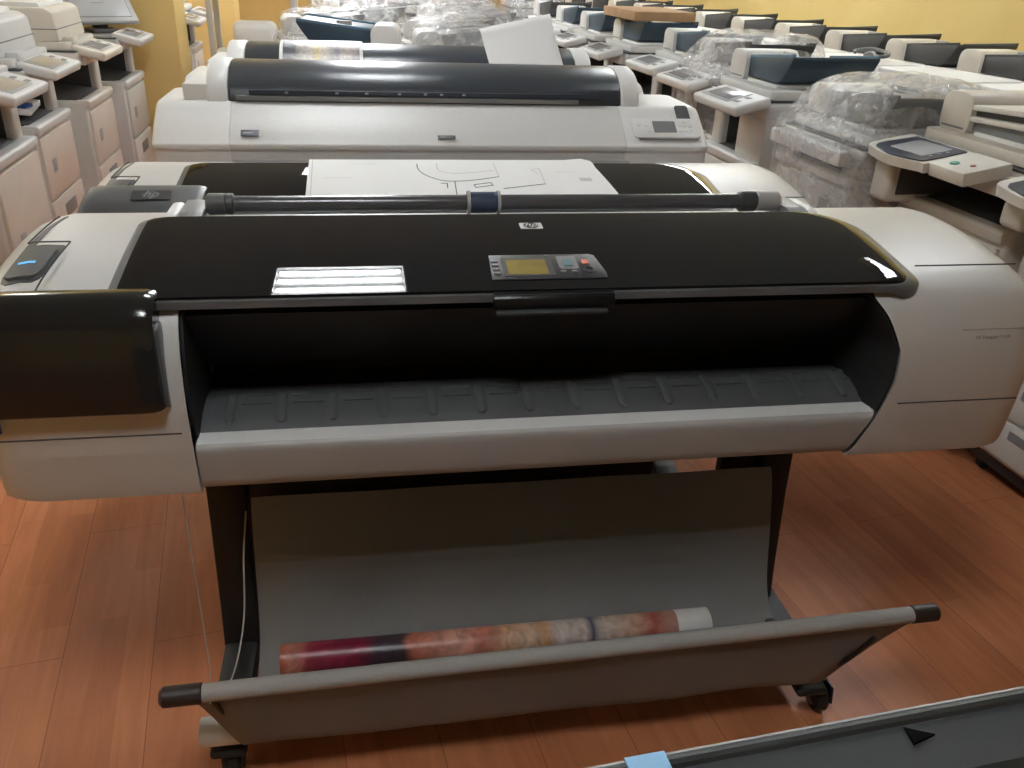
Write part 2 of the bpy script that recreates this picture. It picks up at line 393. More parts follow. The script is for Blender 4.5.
def plotter(name, loc, rz, label, cat, group, dz=0., ink_logo=False, front=True):
    r = empty(name, loc, rz, label, cat, group)
    Z = Matrix.Translation((0, 0, dz))
    def B(mb, nm, m, par=r, **k): return mb.xf(Z).build(nm, m, par, **k)
    prof = smooth(PROF, 3)
    def shrink(ins, z): return 1-ins*(4.2 if z > .84 else 3.), (1-ins*5 if z > .84 else 1-ins*.5)
    def end_ins(back):
        T = [(0, .075), (.002, .055), (.011, .032), (.028, .016), (.05, .006), (.075, 0), (2, 0)]
        for (a, b), (c, d) in zip(T, T[1:]):
            if back <= c: return b+(d-b)*(back-a)/(c-a)
        return 0
    def module(x_in, x_out, sgn):
        rings = [[((.665 if callable(x_in) else x_in+sgn*.02), .24+(y-.24)*.72, .84+(z-.84)*.9) for y, z in prof]]
        for k, (ins, back) in enumerate(((0, None), (0, .075), (.006, .05), (.016, .028), (.032, .011), (.055, .002), (.075, 0))):
            rr = []
            for y, z in prof:
                fy, fz = shrink(ins, z)
                x = (x_in(z) if callable(x_in) else x_in) if back is None else x_out-sgn*back
                rr.append((x, .2+(y-.2)*fy, .84+(z-.84)*fz))
            rings.append(rr)
        return MB().loft(rings)
    right = B(module(lambda z: xin(z), .935, 1), 'right_housing', 'silver')
    left = B(module(-.594, -.915, -1), 'left_housing', 'silver')
    # seams: thin dark joints standing a hair proud of the shell
    def seam(par, pts, nm='seam'):
        return B(MB().tube([(x, y-.0008, z) for x, y, z in pts], .0014, 5), nm, 'seam', par)
    fr = [p for p in smooth(PROF, 3)]
    def front_y(z):
        c = [(q[0], q[1]) for q in fr if q[0] < .25]
        best = None
        for a, b in zip(c, c[1:]):
            if min(a[1], b[1]) <= z <= max(a[1], b[1]) and abs(a[1]-b[1]) > 1e-6:
                t = (z-a[1])/(b[1]-a[1]); y = a[0]+(b[0]-a[0])*t
                best = y if best is None else min(best, y)
        return best if best is not None else 0
    def top_z(y):
        c = [q for q in fr if q[1] > .9]
        for a, b in zip(c, c[1:]):
            if min(a[0], b[0]) <= y <= max(a[0], b[0]) and abs(a[0]-b[0]) > 1e-6:
                return a[1]+(b[1]-a[1])*(y-a[0])/(b[0]-a[0])
        return 1.03
    def shell(x, y):      # height of the left shell at (x, y), its rounded end included
        fy, fz = shrink(end_ins(x+.915), 1.)
        return .84+(top_z(.2+(y-.2)/fy)-.84)*fz
    seam(right, [(x, front_y(.762), .762) for x in (.63, .75, .87)])
    seam(right, [(x, .068, top_z(.068)+.001) for x in (.672, .78, .875)])
    seam(left, [(x, front_y(.770), .770) for x in (-.60, -.75, -.87)])
    seam(left, [(x, .012, top_z(.012)+.0006) for x in (-.67, -.78, -.88)])
    def dense(pts, k=8): return [tuple(Vector(a)+(Vector(b)-Vector(a))*t/k) for a, b in zip(pts, pts[1:]) for t in range(k)]+[pts[-1]]
    seam(left, [(x, y, shell(x, y)+.0008) for x, y in dense([(-.800, .016), (-.797, .08), (-.788, .19), (-.787, .205), (-.83, .205), (-.853, .205), (-.846, .26), (-.838, .33)])])
    # latch in the corner of the left lid: dark recess with a narrow tail, raised button, blue lamp
    def on_top(rows, h, k=6):     # rows of (y, x0, x1): a slab that follows the lid
        P = []
        for (y, a, b), (y2, a2, b2) in zip(rows, rows[1:]):
            for q in range(k):
                t = q/k; yy = y+(y2-y)*t; aa = a+(a2-a)*t; bb = b+(b2-b)*t
                P.append([(aa+(bb-aa)*n/6, yy, shell(aa+(bb-aa)*n/6, yy)+h) for n in range(7)])
        y, a, b = rows[-1]; P.append([(a+(b-a)*n/6, y, shell(a+(b-a)*n/6, y)+h) for n in range(7)])
        return MB().grid(P, .006)
    lt = B(on_top([(.072, -.862, -.823), (.082, -.871, -.813), (.10, -.874, -.808), (.19, -.868, -.802), (.196, -.868, -.804), (.2, -.868, -.852), (.28, -.858, -.847), (.345, -.845, -.838)], .0012), 'latch_recess', 'char', left)
    B(on_top([(.083, -.860, -.825), (.090, -.867, -.818), (.105, -.868, -.814), (.172, -.863, -.809), (.182, -.858, -.813)], .0055), 'latch_button', 'dgrey', lt, angle=60)
    B(on_top([(.1225, -.856, -.830), (.1275, -.8555, -.8295)], .0066, 2), 'indicator_light', 'led', lt, flat=True)
    # ink cover: smoked door on the left housing
    ic = [(.014, .992), (-.010, .994), (-.035, .986), (-.054, .966), (-.066, .93), (-.072, .88), (-.072, .85), (-.069, .825), (-.061, .814), (-.03, .812), (-.02, .82), (-.016, .88), (0, .94), (.014, .975)]
    ic = smooth(ic+[ic[0]], 3)[:-1]; rings = []
    for x, ins in ((-.885, .03), (-.880, .012), (-.870, .004), (-.855, 0), (-.655, 0), (-.638, .003), (-.628, .010), (-.622, .022)):
        f = 1-ins*3.2; rings.append([(x, -.015+(y+.015)*(1-ins*4), .89+(z-.89)*f) for y, z in ic])
    cv = MB().loft(rings)
    if ink_logo:      # tipped up over the lid
        cv.xf(Matrix.Translation((0, -.055, .972)) @ Matrix.Rotation(radians(-70), 4, 'X') @ Matrix.Translation((0, .07, -.80)))
    inkc = B(cv, 'ink_cover', 'char' if ink_logo else 'gloss2')
    if not ink_logo: B(MB().prism(rrect(-.052, -.02, .815, .955, .01), 'x', -.6225, -.6165, .0015), 'cover_hinge_edge', 'rim', inkc)
    if ink_logo:
        logo_plate(inkc, Matrix.Translation((-.735, .034, 1.0085+dz)) @ Matrix.Rotation(radians(20), 4, 'X'), .085, .036, 'black', 'char', 'mgrey')
    # middle: beam, lower cover, platen, cavity, rear housing
    B(MB().prism([(.02, .637), (.44, .637), (.44, .735), (.0, .733)], 'x', -.59, .582), 'lower_beam', 'black')
    cov = []
    cp = smooth([(.02, .638), (-.006, .640), (-.022, .652), (-.030, .69), (-.034, .722), (-.030, .733), (-.018, .7365), (.02, .7375)], 3)
    for t in (0, 1):
        cov.append([((-.5915 if t == 0 else xin(z)-.004), y, z) for y, z in cp])
    B(MB().loft(cov), 'front_cover', 'facegrey')
    B(MB().prism([(-.0285, .735), (-.017, .7382), (.006, .7388), (.006, .734)], 'x', -.59, .615), 'cover_lip_highlight', 'white')  # white strip paints the highlight along the cover's upward-facing edge
    pp = smooth([(.004, .7395), (.03, .752), (.07, .760), (.12, .757), (.16, .745)], 4)
    pl = MB().loft([[(x, y, z) for y, z in pp]+[(x, .16, .70), (x, .004, .70)] for x in (-.59, .612)])
    for k in range(14):
        x = -.545+k*.0865
        pts = [(q[0], q[1]+.0022) for q in pp if .012 <= q[0] <= .10]
        rg = []
        for i, (y, z) in enumerate(pts):
            h = .009 if 0 < i < len(pts)-1 else .004
            rg.append([(x-h, y, z-.004), (x-h, y, z), (x-h*.6, y, z+.002), (x+h*.6, y, z+.002), (x+h, y, z), (x+h, y, z-.004)])
        pl.loft(rg)
        pl.box(x+.018, x+.07, .058, .061, .7595, .7618)
        pl.box(x+.016, x+.072, .088, .1, .757, .7625, .001)
    B(pl, 'output_platen', 'dgrey')
    li = MB()
    li.prism([(.015, .945), (.03, .95), (.152, .806), (.14, .80)], 'x', -.592, .645)          # slanting panel under the window
    li.prism([(.14, .80), (.19, .80), (.19, .76), (.16, .745), (.155, .70), (.22, .70), (.22, .82), (.15, .82)], 'x', -.592, .645)
    li.prism([(-.012, .74), (.16, .74), (.16, .95), (.0, .955), (-.018, .91), (-.030, .86), (-.033, .80)], 'x', -.5935, -.589)
    B(li, 'cavity_liner', 'liner')
    # right cheek follows the flared edge of the right housing
    P = []
    for i in range(17):
        z = .738+(.957-.738)*i/16; yf = front_y(z)+.006
        P.append([(xin(z)-.0035-.012*min(1, k/2), yf+(.215-yf)*k/10, z) for k in range(11)])
    B(MB().grid(P, .002, Vector((.002, 0, 0))), 'cavity_cheek', 'liner')
    B(MB().prism([(.20, .73), (.44, .73), (.44, .97), (.425, .985), (.32, .99), (.30, 1.0), (.20, .985)], 'x', -.594, .585, .004), 'rear_housing', 'silvergrey')
    # window
    rimo = B(MB().grid(window_pts(-.700, .678, -.012, .296, -.004, .03, .085, .012, .05), .012), 'window_rim', 'rim', angle=50)
    B(MB().grid(window_pts(-.685, .662, -.006, .287, .001, .02, .075, .006, .042), .006), 'top_window', 'gloss', angle=50)
    # control panel
    rimo_panel = front
    cp_ = MB().prism([(-.016, .952), (-.020, .960), (-.018, .972), (-.010, .979), (.018, .9882), (.118, 1.0062), (.124, 1.003), (.132, .99), (.02, .965), (.0, .952)], 'x', -.104, .100, .003)
    pan = B(cp_, 'control_panel', 'panelblack') if front else None
    sl = atan2(.016, .090); pm = lambda x, y, h=0: Matrix.Translation((x-.003, .020+y*1.09*cos(sl), .9894+y*1.09*sin(sl)+h)) @ Matrix.Rotation(sl, 4, 'X')
    if front:
        face = [(-.098, .003), (.099, .003), (.1, .02), (.092, .08), (.084, .086), (-.094, .086)]
        fc = B(MB().prism(face, 'z', 0, .0018, .0006).xf(pm(0, 0)), 'panel_face', 'panelface', pan)
        B(MB().prism(rrect(-.076, .012, .012, .074, .003), 'z', .0018, .0026).xf(pm(0, 0)), 'screen_bezel', 'char', pan)
        B(MB().prism(rrect(-.068, .001, .017, .066, .002), 'z', .0026, .0032).xf(pm(0, 0)), 'screen', 'lcd', pan)
        for k in range(4):
            B(MB().prism(rrect(-.093, -.081, .019+k*.0135, .026+k*.0135, .002), 'z', .0018, .004).xf(pm(0, 0)), 'button', 'btn', pan)
        B(MB().prism(rrect(.022, .056, .034, .078, .004), 'z', .0018, .0024).xf(pm(0, 0)), 'key_pad', 'mgrey', pan)
        B(MB().prism(rrect(.031, .047, .042, .064, .002), 'z', .0024, .0045).xf(pm(0, 0)), 'button', 'btncyan', pan)
        for k in range(2): B(MB().prism(rrect(.021+k*.02, .031+k*.02, .022, .028, .002), 'z', .0018, .0035).xf(pm(0, 0)), 'button', 'btn', pan)
        B(MB().prism(rrect(.064, .076, .048, .062, .003), 'z', .0018, .004).xf(pm(0, 0)), 'button', 'btnred', pan)
        B(MB().ring((0, 0, .0022), (0, 0, 1), .0085, .0012).xf(pm(.072, .027)), 'button', 'black', pan)
        B(MB().prism(rrect(.003, .01, .078, .082, .0015), 'z', .0018, .003).xf(pm(0, 0)), 'button', 'btn', pan)
        B(MB().prism([(-.023, .944), (-.025, .950), (.0, .956), (.0, .946)], 'x', -.1, .088, .002), 'panel_lip', 'char', pan)
    sl2 = atan((.024+.038*.21)/.29)
    logo_plate(rimo, Matrix.Translation((-.001, .223, wz(.223)+.0018+dz)) @ Matrix.Rotation(sl2, 4, 'X') @ Matrix.Shear('XY', 4, (-.12, 0)), .042, .026, 'logo', 'black', 'logo')
    # name on the right housing
    if front:
        zt = .884; yt = front_y(zt)-.0012
        B(MB().add(text_me('HP Designjet T1100', .0086, 0, .0002), Matrix.Translation((.812, yt, zt)) @ Matrix.Rotation(radians(74), 4, 'X')), 'model_lettering', 'lgrey', right, flat=True)
        B(MB().box(.748, .872, front_y(.898)-.0012, front_y(.898)+.001, .8976, .8984), 'lettering_line', 'lgrey', right)
        # asset sticker at the far left of the left housing
        B(MB().box(-.888, -.87, -.0455, -.040, .780, .803, .0005), 'blue_sticker', 'bluepaper', left)
    # roll holder behind the window
    B(MB().prism([(.292, .98), (.292, 1.008), (.30, 1.012), (.335, 1.012), (.345, .998), (.43, .99), (.43, .97)], 'x', -.60, .60), 'roll_tray', 'lgrey')
    if front:
        for x in (-.32, -.235, .055, .13, .30, -.42): B(MB().box(x-.005, x+.005, .318, .33, 1.0, 1.012, .001), 'tray_guide', 'char')
        sp = B(MB().cyl((-.58, .375, 1.026), (.52, .375, 1.026), .0155, 24), 'spindle', 'tube')
        B(MB().cyl((-.600, .375, 1.026), (-.560, .375, 1.026), .0205, 24, bev=.005), 'spindle_hub', 'dgrey', sp)
        B(MB().cyl((-.565, .375, 1.026), (-.548, .375, 1.026), .0205, 24, bev=.003), 'hub_collar', 'char', sp)
        B(MB().cyl((.505, .375, 1.026), (.56, .375, 1.026), .0205, 24, bev=.005), 'spindle_hub', 'lgrey', sp)
        B(MB().cyl((.47, .375, 1.026), (.507, .375, 1.026), .0215, 24, bev=.003), 'hub_collar', 'char', sp)
        B(MB().cyl((-.098, .375, 1.026), (-.042, .375, 1.026), .021, 24, bev=.003), 'blue_hub', 'hubblue', sp)
        for x in (-.10, -.04): B(MB().cyl((x-.003, .375, 1.026), (x+.003, .375, 1.026), .0235, 24), 'hub_flange', 'lgrey', sp)
        for sgn, x in ((-1, -.60), (1, .56)):
            B(MB().prism([(.30, 1.0), (.30, 1.014), (.34, 1.022), (.43, 1.022), (.44, .99)], 'x', min(x, x+sgn*.045), max(x, x+sgn*.045), .006), 'spindle_bracket', 'mgrey')
            B(MB().prism([(.31, 1.0), (.33, 1.020), (.42, 1.020), (.44, .99)], 'x', min(x+sgn*.045, x+sgn*.07), max(x+sgn*.045, x+sgn*.07), .008), 'bracket_cap', 'white')
    # stand
    zt = .637+dz
    for sgn in (-1, 1):
        lg = MB()
        x0, x1 = (.548, .622) if sgn > 0 else (-.642, -.565)
        prof_ = [(.215, zt), (.40, zt), (.38, .45), (.36, .20), (.36, .10), (.17, .10), (.185, .2), (.205, .40)]
        lg.prism(prof_, 'x', x0, x1, .008).build('leg', 'liner', r)
        ft = MB().prism([(-.09, .068), (-.085, .082), (.0, .098), (.06, .118), (.35, .118), (.50, .095), (.51, .07)], 'x', sgn*.605-.035, sgn*.605+.035, .008).build('foot', 'black', r)
        for y in (-.055, .47): caster(ft, .64 if sgn > 0 else -.60, y, .033)
    MB().box(-.55, .55, .24, .30, .13, .20, .006).build('stand_crossbar', 'black', r)
    MB().box(-.56, .30, .225, .255, zt-.20, zt-.002, .004).box(.46, .56, .225, .255, zt-.20, zt-.002, .004).box(.29, .47, .225, .255, zt-.05, zt-.002, .004).build('under_rail', 'black', r)
    if front:
        # collecting bin: back sheet, trough and front apron of grey cloth
        cs = smooth([(.192, .478), (.184, .43), (.168, .32), (.150, .20), (.122, .135), (.07, .106), (.0, .100), (-.07, .102), (-.098, .115), (-.112, .17), (-.125, .24), (-.132, .292)], 5)
        P = []
        n = len(cs)
        for i, (y, z) in enumerate(cs):
            t = i/(n-1)
            if t < .5: xl, xr = -.553-.02*t, .562+.05*t*2*.8
            else:
                u = (t-.5)/.5; u2 = max(0, (u-.35)/.65)
                xl, xr = -.563+(-.565+.563)*u-.075*u2**1.3, .593+.0*u+.20*u2**1.5
            P.append([(xl+(xr-xl)*k/24, y+(-.010+.030*k/24)*max(0, (t-.55)/.45)+.004*sin(k*.9+i*.2)*(.3+t*(1-t)), z+.003*sin(k*.7)*(1 if .4 < t < .75 else 0)) for k in range(25)])
        bin_ = MB().grid(P, .003, Vector((0, .002, -.002))).build('catch_bin', 'fabric', r, angle=80)
        ra, rb = Vector((-.688, -.142, .299)), Vector((.822, -.108, .299))
        def on(t): return ra+(rb-ra)*t
        MB().cyl(on(.045), on(.962), .0165, 20).build('bin_rail', 'fabric2', bin_)
        MB().cyl(on(0), on(.05), .0185, 20, bev=.006).build('rail_end_cap', 'cap', bin_)
        MB().cyl(on(.957), on(1), .0185, 20, bev=.006).build('rail_end_cap', 'cap', bin_)
        for sgn in (-1, 1):
            x = -.60 if sgn < 0 else .66
            MB().tube(smooth([(x, -.12, .275), (x+.02*sgn*-1, -.07, .16), (sgn*.58, -.03, .10), (sgn*.6, .02, .095)], 6), .005).build('rail_bracket', 'black', bin_)
        MB().tube(smooth([(-.556, .17, .47), (-.562, .12, .40), (-.562, .04, .31), (-.572, -.08, .285), (-.605, -.125, .275)], 8), .0016, 6).build('bin_wire', 'wire', bin_)
        MB().tube(smooth([(-.638, .05, .632), (-.636, .04, .42), (-.632, .02, .22), (-.63, -.02, .095)], 8), .0012, 6).build('hanging_wire', 'wire', r)
    return r

P1 = plotter('large_format_printer', W(0, 0), YAW, 'silver and black wide plotter in front, with control panel, open cavity and grey cloth bin', 'printer', 'wide plotters in a column')
P2 = plotter('large_format_printer', W(-.05, .71), YAW, 'silver and black wide plotter second in the column, with a line drawing on its window', 'printer', 'wide plotters in a column', dz=-.06, ink_logo=True, front=False)

# ------------------------------------------------------------------ things on the front plotter
def at(o, x, y, z): o.location = W(x, y, z); o.rotation_euler = (0, 0, YAW); return o
def spiral(R, L, x0, turns=2.2, gap=.0012, n=64):
    P = []
    for x in (x0, x0+L):
        P.append([(x, (R-gap*k/n*turns*0-gap*k/n)*cos(2*pi*turns*k/n), (R-gap*k/n)*sin(2*pi*turns*k/n)) for k in range(n+1)])
    return MB().grid([list(q) for q in P])
pr = spiral(.034, .855, 0).build('poster_roll', 'poster', None, angle=80)
at(pr, -.512, .079, .145); tag(pr, 'rolled painted poster lying in the grey cloth bin', 'poster')
spiral(.0345, .078, .852).build('white_margin', 'paper', pr, angle=80)
# rolled white sheet sticking out of the left end of the bin
wr = spiral(.028, .42, 0, 1.6).build('white_paper_roll', 'paper', None, angle=80)
at(wr, -.650, -.072, .128); tag(wr, 'white paper roll poking out of the left end of the cloth bin', 'paper')

# line drawing on the second plotter
def wz2(y): return wz(max(y, -.012))
def drawing():
    P = []
    for i in range(15):
        y = .30-.31*i/14; xr = .355+.03*(i/14); d = max(0, .02-(.30-y))
        P.append([(-.392+(xr+.392-d)*k/16, y, wz(y)+.0035+(.004 if k == 16 and i < 3 else 0)) for k in range(17)])
    s_ = MB().grid(P, .0004).build('drawing_sheet', 'paper', None, angle=80)
    s_.location = W(-.05, .71, -.0575); s_.rotation_euler = (0, 0, YAW)
    tag(s_, 'white sheet with a thin line plan drawing lying on the second plotter window', 'paper')
    def line(mb, pts, w):
        for a, b in zip(pts, pts[1:]):
            a, b = Vector(a), Vector(b); k = max(1, int((b-a).length/.02)); n = Vector((-(b-a).y, (b-a).x)).normalized()*w*1.0
            n = Vector((n.x, n.y*1.5))
            P = []
            for i in range(k+1):
                p = a+(b-a)*i/k
                P.append([(q.x, q.y, wz(q.y)+.0040) for q in (p-n, p+n)])
            mb.grid(P)
    dark, pale = MB(), MB()
    arc = smooth([(-.115, .262), (-.115, .225), (-.105, .189), (-.082, .159), (-.05, .138), (0.0, .139), (.044, .15), (.089, .166)], 3)
    line(dark, arc, .0012)
    line(pale, [(.089, .166), (.088, .269)], .0009)
    line(pale, smooth([(-.063, .268), (-.064, .225), (-.053, .201), (-.02, .189), (.033, .198), (.083, .212)], 3), .0011)
    line(dark, [(-.064, .123), (-.048, .123), (-.05, .094)], .0011); line(dark, [(-.028, .136), (-.032, .03)], .0011)
    line(dark, [(.018, .114), (.062, .127), (.066, .11), (.021, .097), (.018, .114)], .0012)
    line(dark, [(.09, .090), (.202, .118)], .0013); line(pale, [(.202, .118), (.205, .226), (.181, .216), (.197, .183)], .0009)
    pale.grid([[(.298+.032*a, yy, wz(yy)+.0041) for a in (0, .5, 1)] for yy in (.135, .147, .158)])
    for x, y, l in ((-.35, .16, .07), (-.28, .26, .06), (.24, .2, .06)): line(pale, [(x, y), (x+l, y)], .0007)
    line(pale, [(-.383, .29), (-.380, .02)], .0008)
    dark.build('plan_line_print', 'ink', s_, flat=True); pale.build('faint_line_print', 'inklight', s_, flat=True)
drawing()

# ------------------------------------------------------------------ plotter of the white kind (third and fourth in the column)
def plotter_white(name, loc, rz, label):
    r = empty(name, loc, rz, label, 'printer', 'wide plotters in a column')
    fp = smooth([(.40, .74), (.03, .74), (.015, .80), (.012, .92), (.0, .930), (-.002, .943), (.008, .952), (.05, .985), (.10, 1.018), (.14, 1.042), (.20, 1.046), (.40, 1.046)], 3)
    def mod(xa, xb, ra, rb, nm, m):
        rings = []; w = xb-xa
        st = []
        if ra: st += [(xa, .045), (xa+.003, .028), (xa+.009, .013), (xa+.02, .004), (xa+.035, 0)]
        else: st += [(xa, 0)]
        st += [(xb-.045, 0), (xb-.025, .005), (xb-.012, .015), (xb-.004, .032), (xb, .055)] if rb else [(xb, 0)]
        for x, i in st:
            rings.append([(x, .25+(y-.25)*(1-i*.9), .90+(z-.90)*(1-i*1.5)) for y, z in fp])
        return MB().loft(rings).build(nm, m, r)
    lf = mod(-.82, -.604, True, False, 'left_cap', 'white')
    mod(-.603, .60, False, False, 'front_lid', 'silvergrey')
    rt = mod(.601, .875, False, True, 'right_cap', 'white')
    MB().box(-.80, .85, .035, .40, .70, .742, .006).build('lower_body', 'mgrey', r)
    MB().box(-.60, .62, .012, .04, .735, .90, .004).build('output_slot', 'pgrey', r)
    MB().box(-.80, .86, .016, .05, .86, .925, .004).build('front_strip', 'pgrey', r)
    # curved roll cover
    rc = smooth([(.145, 1.035), (.150, 1.062), (.165, 1.092), (.20, 1.122), (.26, 1.142), (.33, 1.146), (.41, 1.13), (.46, 1.09), (.475, 1.04), (.475, .9), (.145, .9)], 3)
    def cov(xa, xb, g, nm, m):
        q = [(.31+(y-.31)*g, 1.02+(z-1.02)*g) for y, z in rc]
        return MB().loft([[(xa+.0, .31+(y-.31)*.97, 1.02+(z-1.02)*.97) for y, z in q], [(xa+.006, y, z) for y, z in q], [(xb-.006, y, z) for y, z in q], [(xb, .31+(y-.31)*.97, 1.02+(z-1.02)*.97) for y, z in q]]).build(nm, m, r)
    rcv = cov(-.612, .612, 1., 'roll_cover', 'rollcover')
    cov(-.675, -.614, 1.015, 'cover_end_cap', 'white'); cov(.614, .675, 1.015, 'cover_end_cap', 'white')
    MB().box(-.745, -.66, .16, .46, 1.03, 1.092, .008).build('roll_end_block', 'white', r)
    MB().box(-.55, .54, .139, .150, 1.066, 1.078, .001).build('dark_band', 'bezel', rcv)
    MB().box(-.59, .47, .136, .149, 1.048, 1.062, .001).build('grey_band', 'mgrey', rcv)
    sp = MB()
    for x in (-.44, -.29, -.20, -.10, -.02, .03, .10): sp.box(x-.005, x+.005, .137, .1395, 1.069, 1.075, .0005)
    sp.build('dot_pattern', 'lgrey', rcv)
    # plates, panel
    def onlid(z): return .05+(z-.985)/(1.018-.985)*.05
    sl = atan2(.033, .05)
    L = lambda x, y: Matrix.Translation((x, y, .985+(y-.05)*.66+.0012)) @ Matrix.Rotation(sl, 4, 'X')
    p1 = MB().prism(rrect(-.026, .026, -.012, .012, .002), 'z', 0, .002).xf(L(-.545, .028)).build('name_plate', 'bezel', r)
    MB().box(-.018, .010, -.001, .001, .002, .0026, mtx=L(-.545, .028)).build('plate_lettering', 'lgrey', p1)
    p2 = MB().prism(rrect(-.027, .027, -.007, .007, .002), 'z', 0, .002).xf(L(.035, .018)).build('model_plate', 'dgrey', r)
    MB().box(-.02, .02, -.001, .001, .002, .0026, mtx=L(.035, .018)).build('plate_lettering', 'lgrey', p2)
    cp = MB().prism(rrect(-.115, .105, -.045, .04, .012), 'z', 0, .004, .0015).xf(L(.745, .058)).build('control_panel', 'white', r)
    MB().prism([(-.10, -.047), (.09, -.047), (.102, -.036), (.107, -.037), (.096, -.052), (-.1, -.052)], 'z', 0, .003).xf(L(.745, .058)).build('panel_shadow_gap', 'mgrey', cp)
    MB().prism(rrect(-.045, .03, -.024, .026, .003), 'z', .004, .0052).xf(L(.745, .058)).build('screen', 'lcd2', cp)
    for x, y in ((-.09, .01), (-.065, .01), (-.06, -.015), (.045, .005), (.062, .005), (.08, .005), (.062, -.015), (.062, .024), (.08, -.015), (.046, -.015)):
        MB().prism(rrect(x-.006, x+.006, y-.005, y+.005, .004), 'z', .004, .0056).xf(L(.745, .058)).build('button', 'pale', cp)
    MB().prism(rrect(-.022, .022, -.045, .05, .01), 'z', 0, .003).xf(L(.812, .10)).build('cartridge_window', 'dgrey', rt)
    for sgn in (-1, 1):
        MB().box(sgn*.60-.035, sgn*.60+.035, .12, .30, .09, .705, .006).build('leg', 'dgrey', r)
        f = MB().box(sgn*.60-.04, sgn*.60+.04, -.05, .46, .066, .11, .006).build('foot', 'dgrey', r)
        for y in (-.02, .43): caster(f, sgn*.60, y, .03)
    MB().box(-.58, .58, .18, .24, .14, .2, .005).build('stand_crossbar', 'dgrey', r)
    return r
M['rollcover'] = mat('smoked_roll_cover', (.04, .047, .056), .3, spec=.6)
P3 = plotter_white('large_format_printer', W(-.085, 1.34), YAW, 'white plotter with grey lid and screen on its right cap, third in the column')
P4 = dup(P3, W(-.10, 1.915), YAW, 'white plotter last in the column, with a photo print on its roll cover', 'wide plotters in a column')

def photo_print():
    prof = smooth([(.140, 1.06), (.150, 1.075), (.161, 1.096), (.197, 1.127), (.258, 1.148), (.33, 1.152), (.38, 1.142)], 4)
    P = [[(-.0+.30*k/10, y, z) for k in range(11)] for y, z in prof]
    o = MB().grid(P, .0006, Vector((0, .0004, -.0004))).build('photo_print', 'paper', None, angle=80)
    o.location = W(-.10-.49, 1.915); o.rotation_euler = (0, 0, YAW)
    tag(o, 'photo print with white border draped over the farthest roll cover', 'print')
    Q = [[(.012+.276*k/10, y-.0008, z+.0012) for k in range(11)] for y, z in prof[1:-2]]
    MB().grid(Q).build('picture', 'photo', o, angle=80)
photo_print()
def loose_sheet():
    a, b, c, d = Vector((.187, 2.03, 1.06)), Vector((.47, 2.03, 1.06)), Vector((.418, 2.16, 1.275)), Vector((.15, 2.16, 1.215))
    P = []
    for i in range(9):
        t = i/8; P.append([])
        for k in range(9):
            u = k/8; p = (a*(1-u)+b*u)*(1-t)+(d*(1-u)+c*u)*t
            p.y += .012*sin(pi*t)+.008*sin(pi*u); P[-1].append(W(p.x, p.y, p.z))
    o = MB().grid(P, .0008, Vector((0, .0008, 0))).build('blank_sheet', 'paper', None, angle=80)
    tag(o, 'blank white sheet standing up against the farthest roll cover', 'paper')
loose_sheet()

# ------------------------------------------------------------------ dark machine at the lower right edge
def near_plotter():
    r = empty('plotter_back', W(.08, -.893), YAW+radians(4.4), 'dark grey machine edge with a triangular recess at the lower right of the photo', 'machine')
    MB().prism([(.062, .07), (.062, .895), (.0605, .901), (.0565, .902), (.0535, .8995), (.052, .8955), (.006, .8905), (.0, .884), (-.004, .868), (-.25, .80), (-.25, .07)], 'x', -.9, .9).build('rear_housing', 'darkback', r, angle=20)
    MB().prism([(.004, .887), (-.002, .872), (-.25, .804), (-.25, .80), (-.004, .86)], 'x', -.9, .9).build('lower_panel', 'char', r, angle=20)
    MB().box(-.9, .9, .0615, .0640, .894, .9012, .0006).build('edge_trim', 'lgrey', r)
    MB().prism([(.056, .050), (.078, .038), (.054, .033)], 'z', .891, .8962).build('triangular_recess', 'hollow', r, flat=True)  # solid black piece, the recess's shade put in as colour
    MB().box(-.192, -.158, .012, .0648, .889, .9035, .0006).build('blue_label', 'bluelabel', r)
    for sgn in (-1, 1):
        f = MB().box(sgn*.7-.04, sgn*.7+.04, -.22, .04, .055, .08, .006).build('foot', 'black', r)
        for y in (-.19, .01): caster(f, sgn*.7, y, .027)
    return r
M['darkback'] = mat('dark_back_plastic', (.036, .040, .042), .5)
near_plotter()

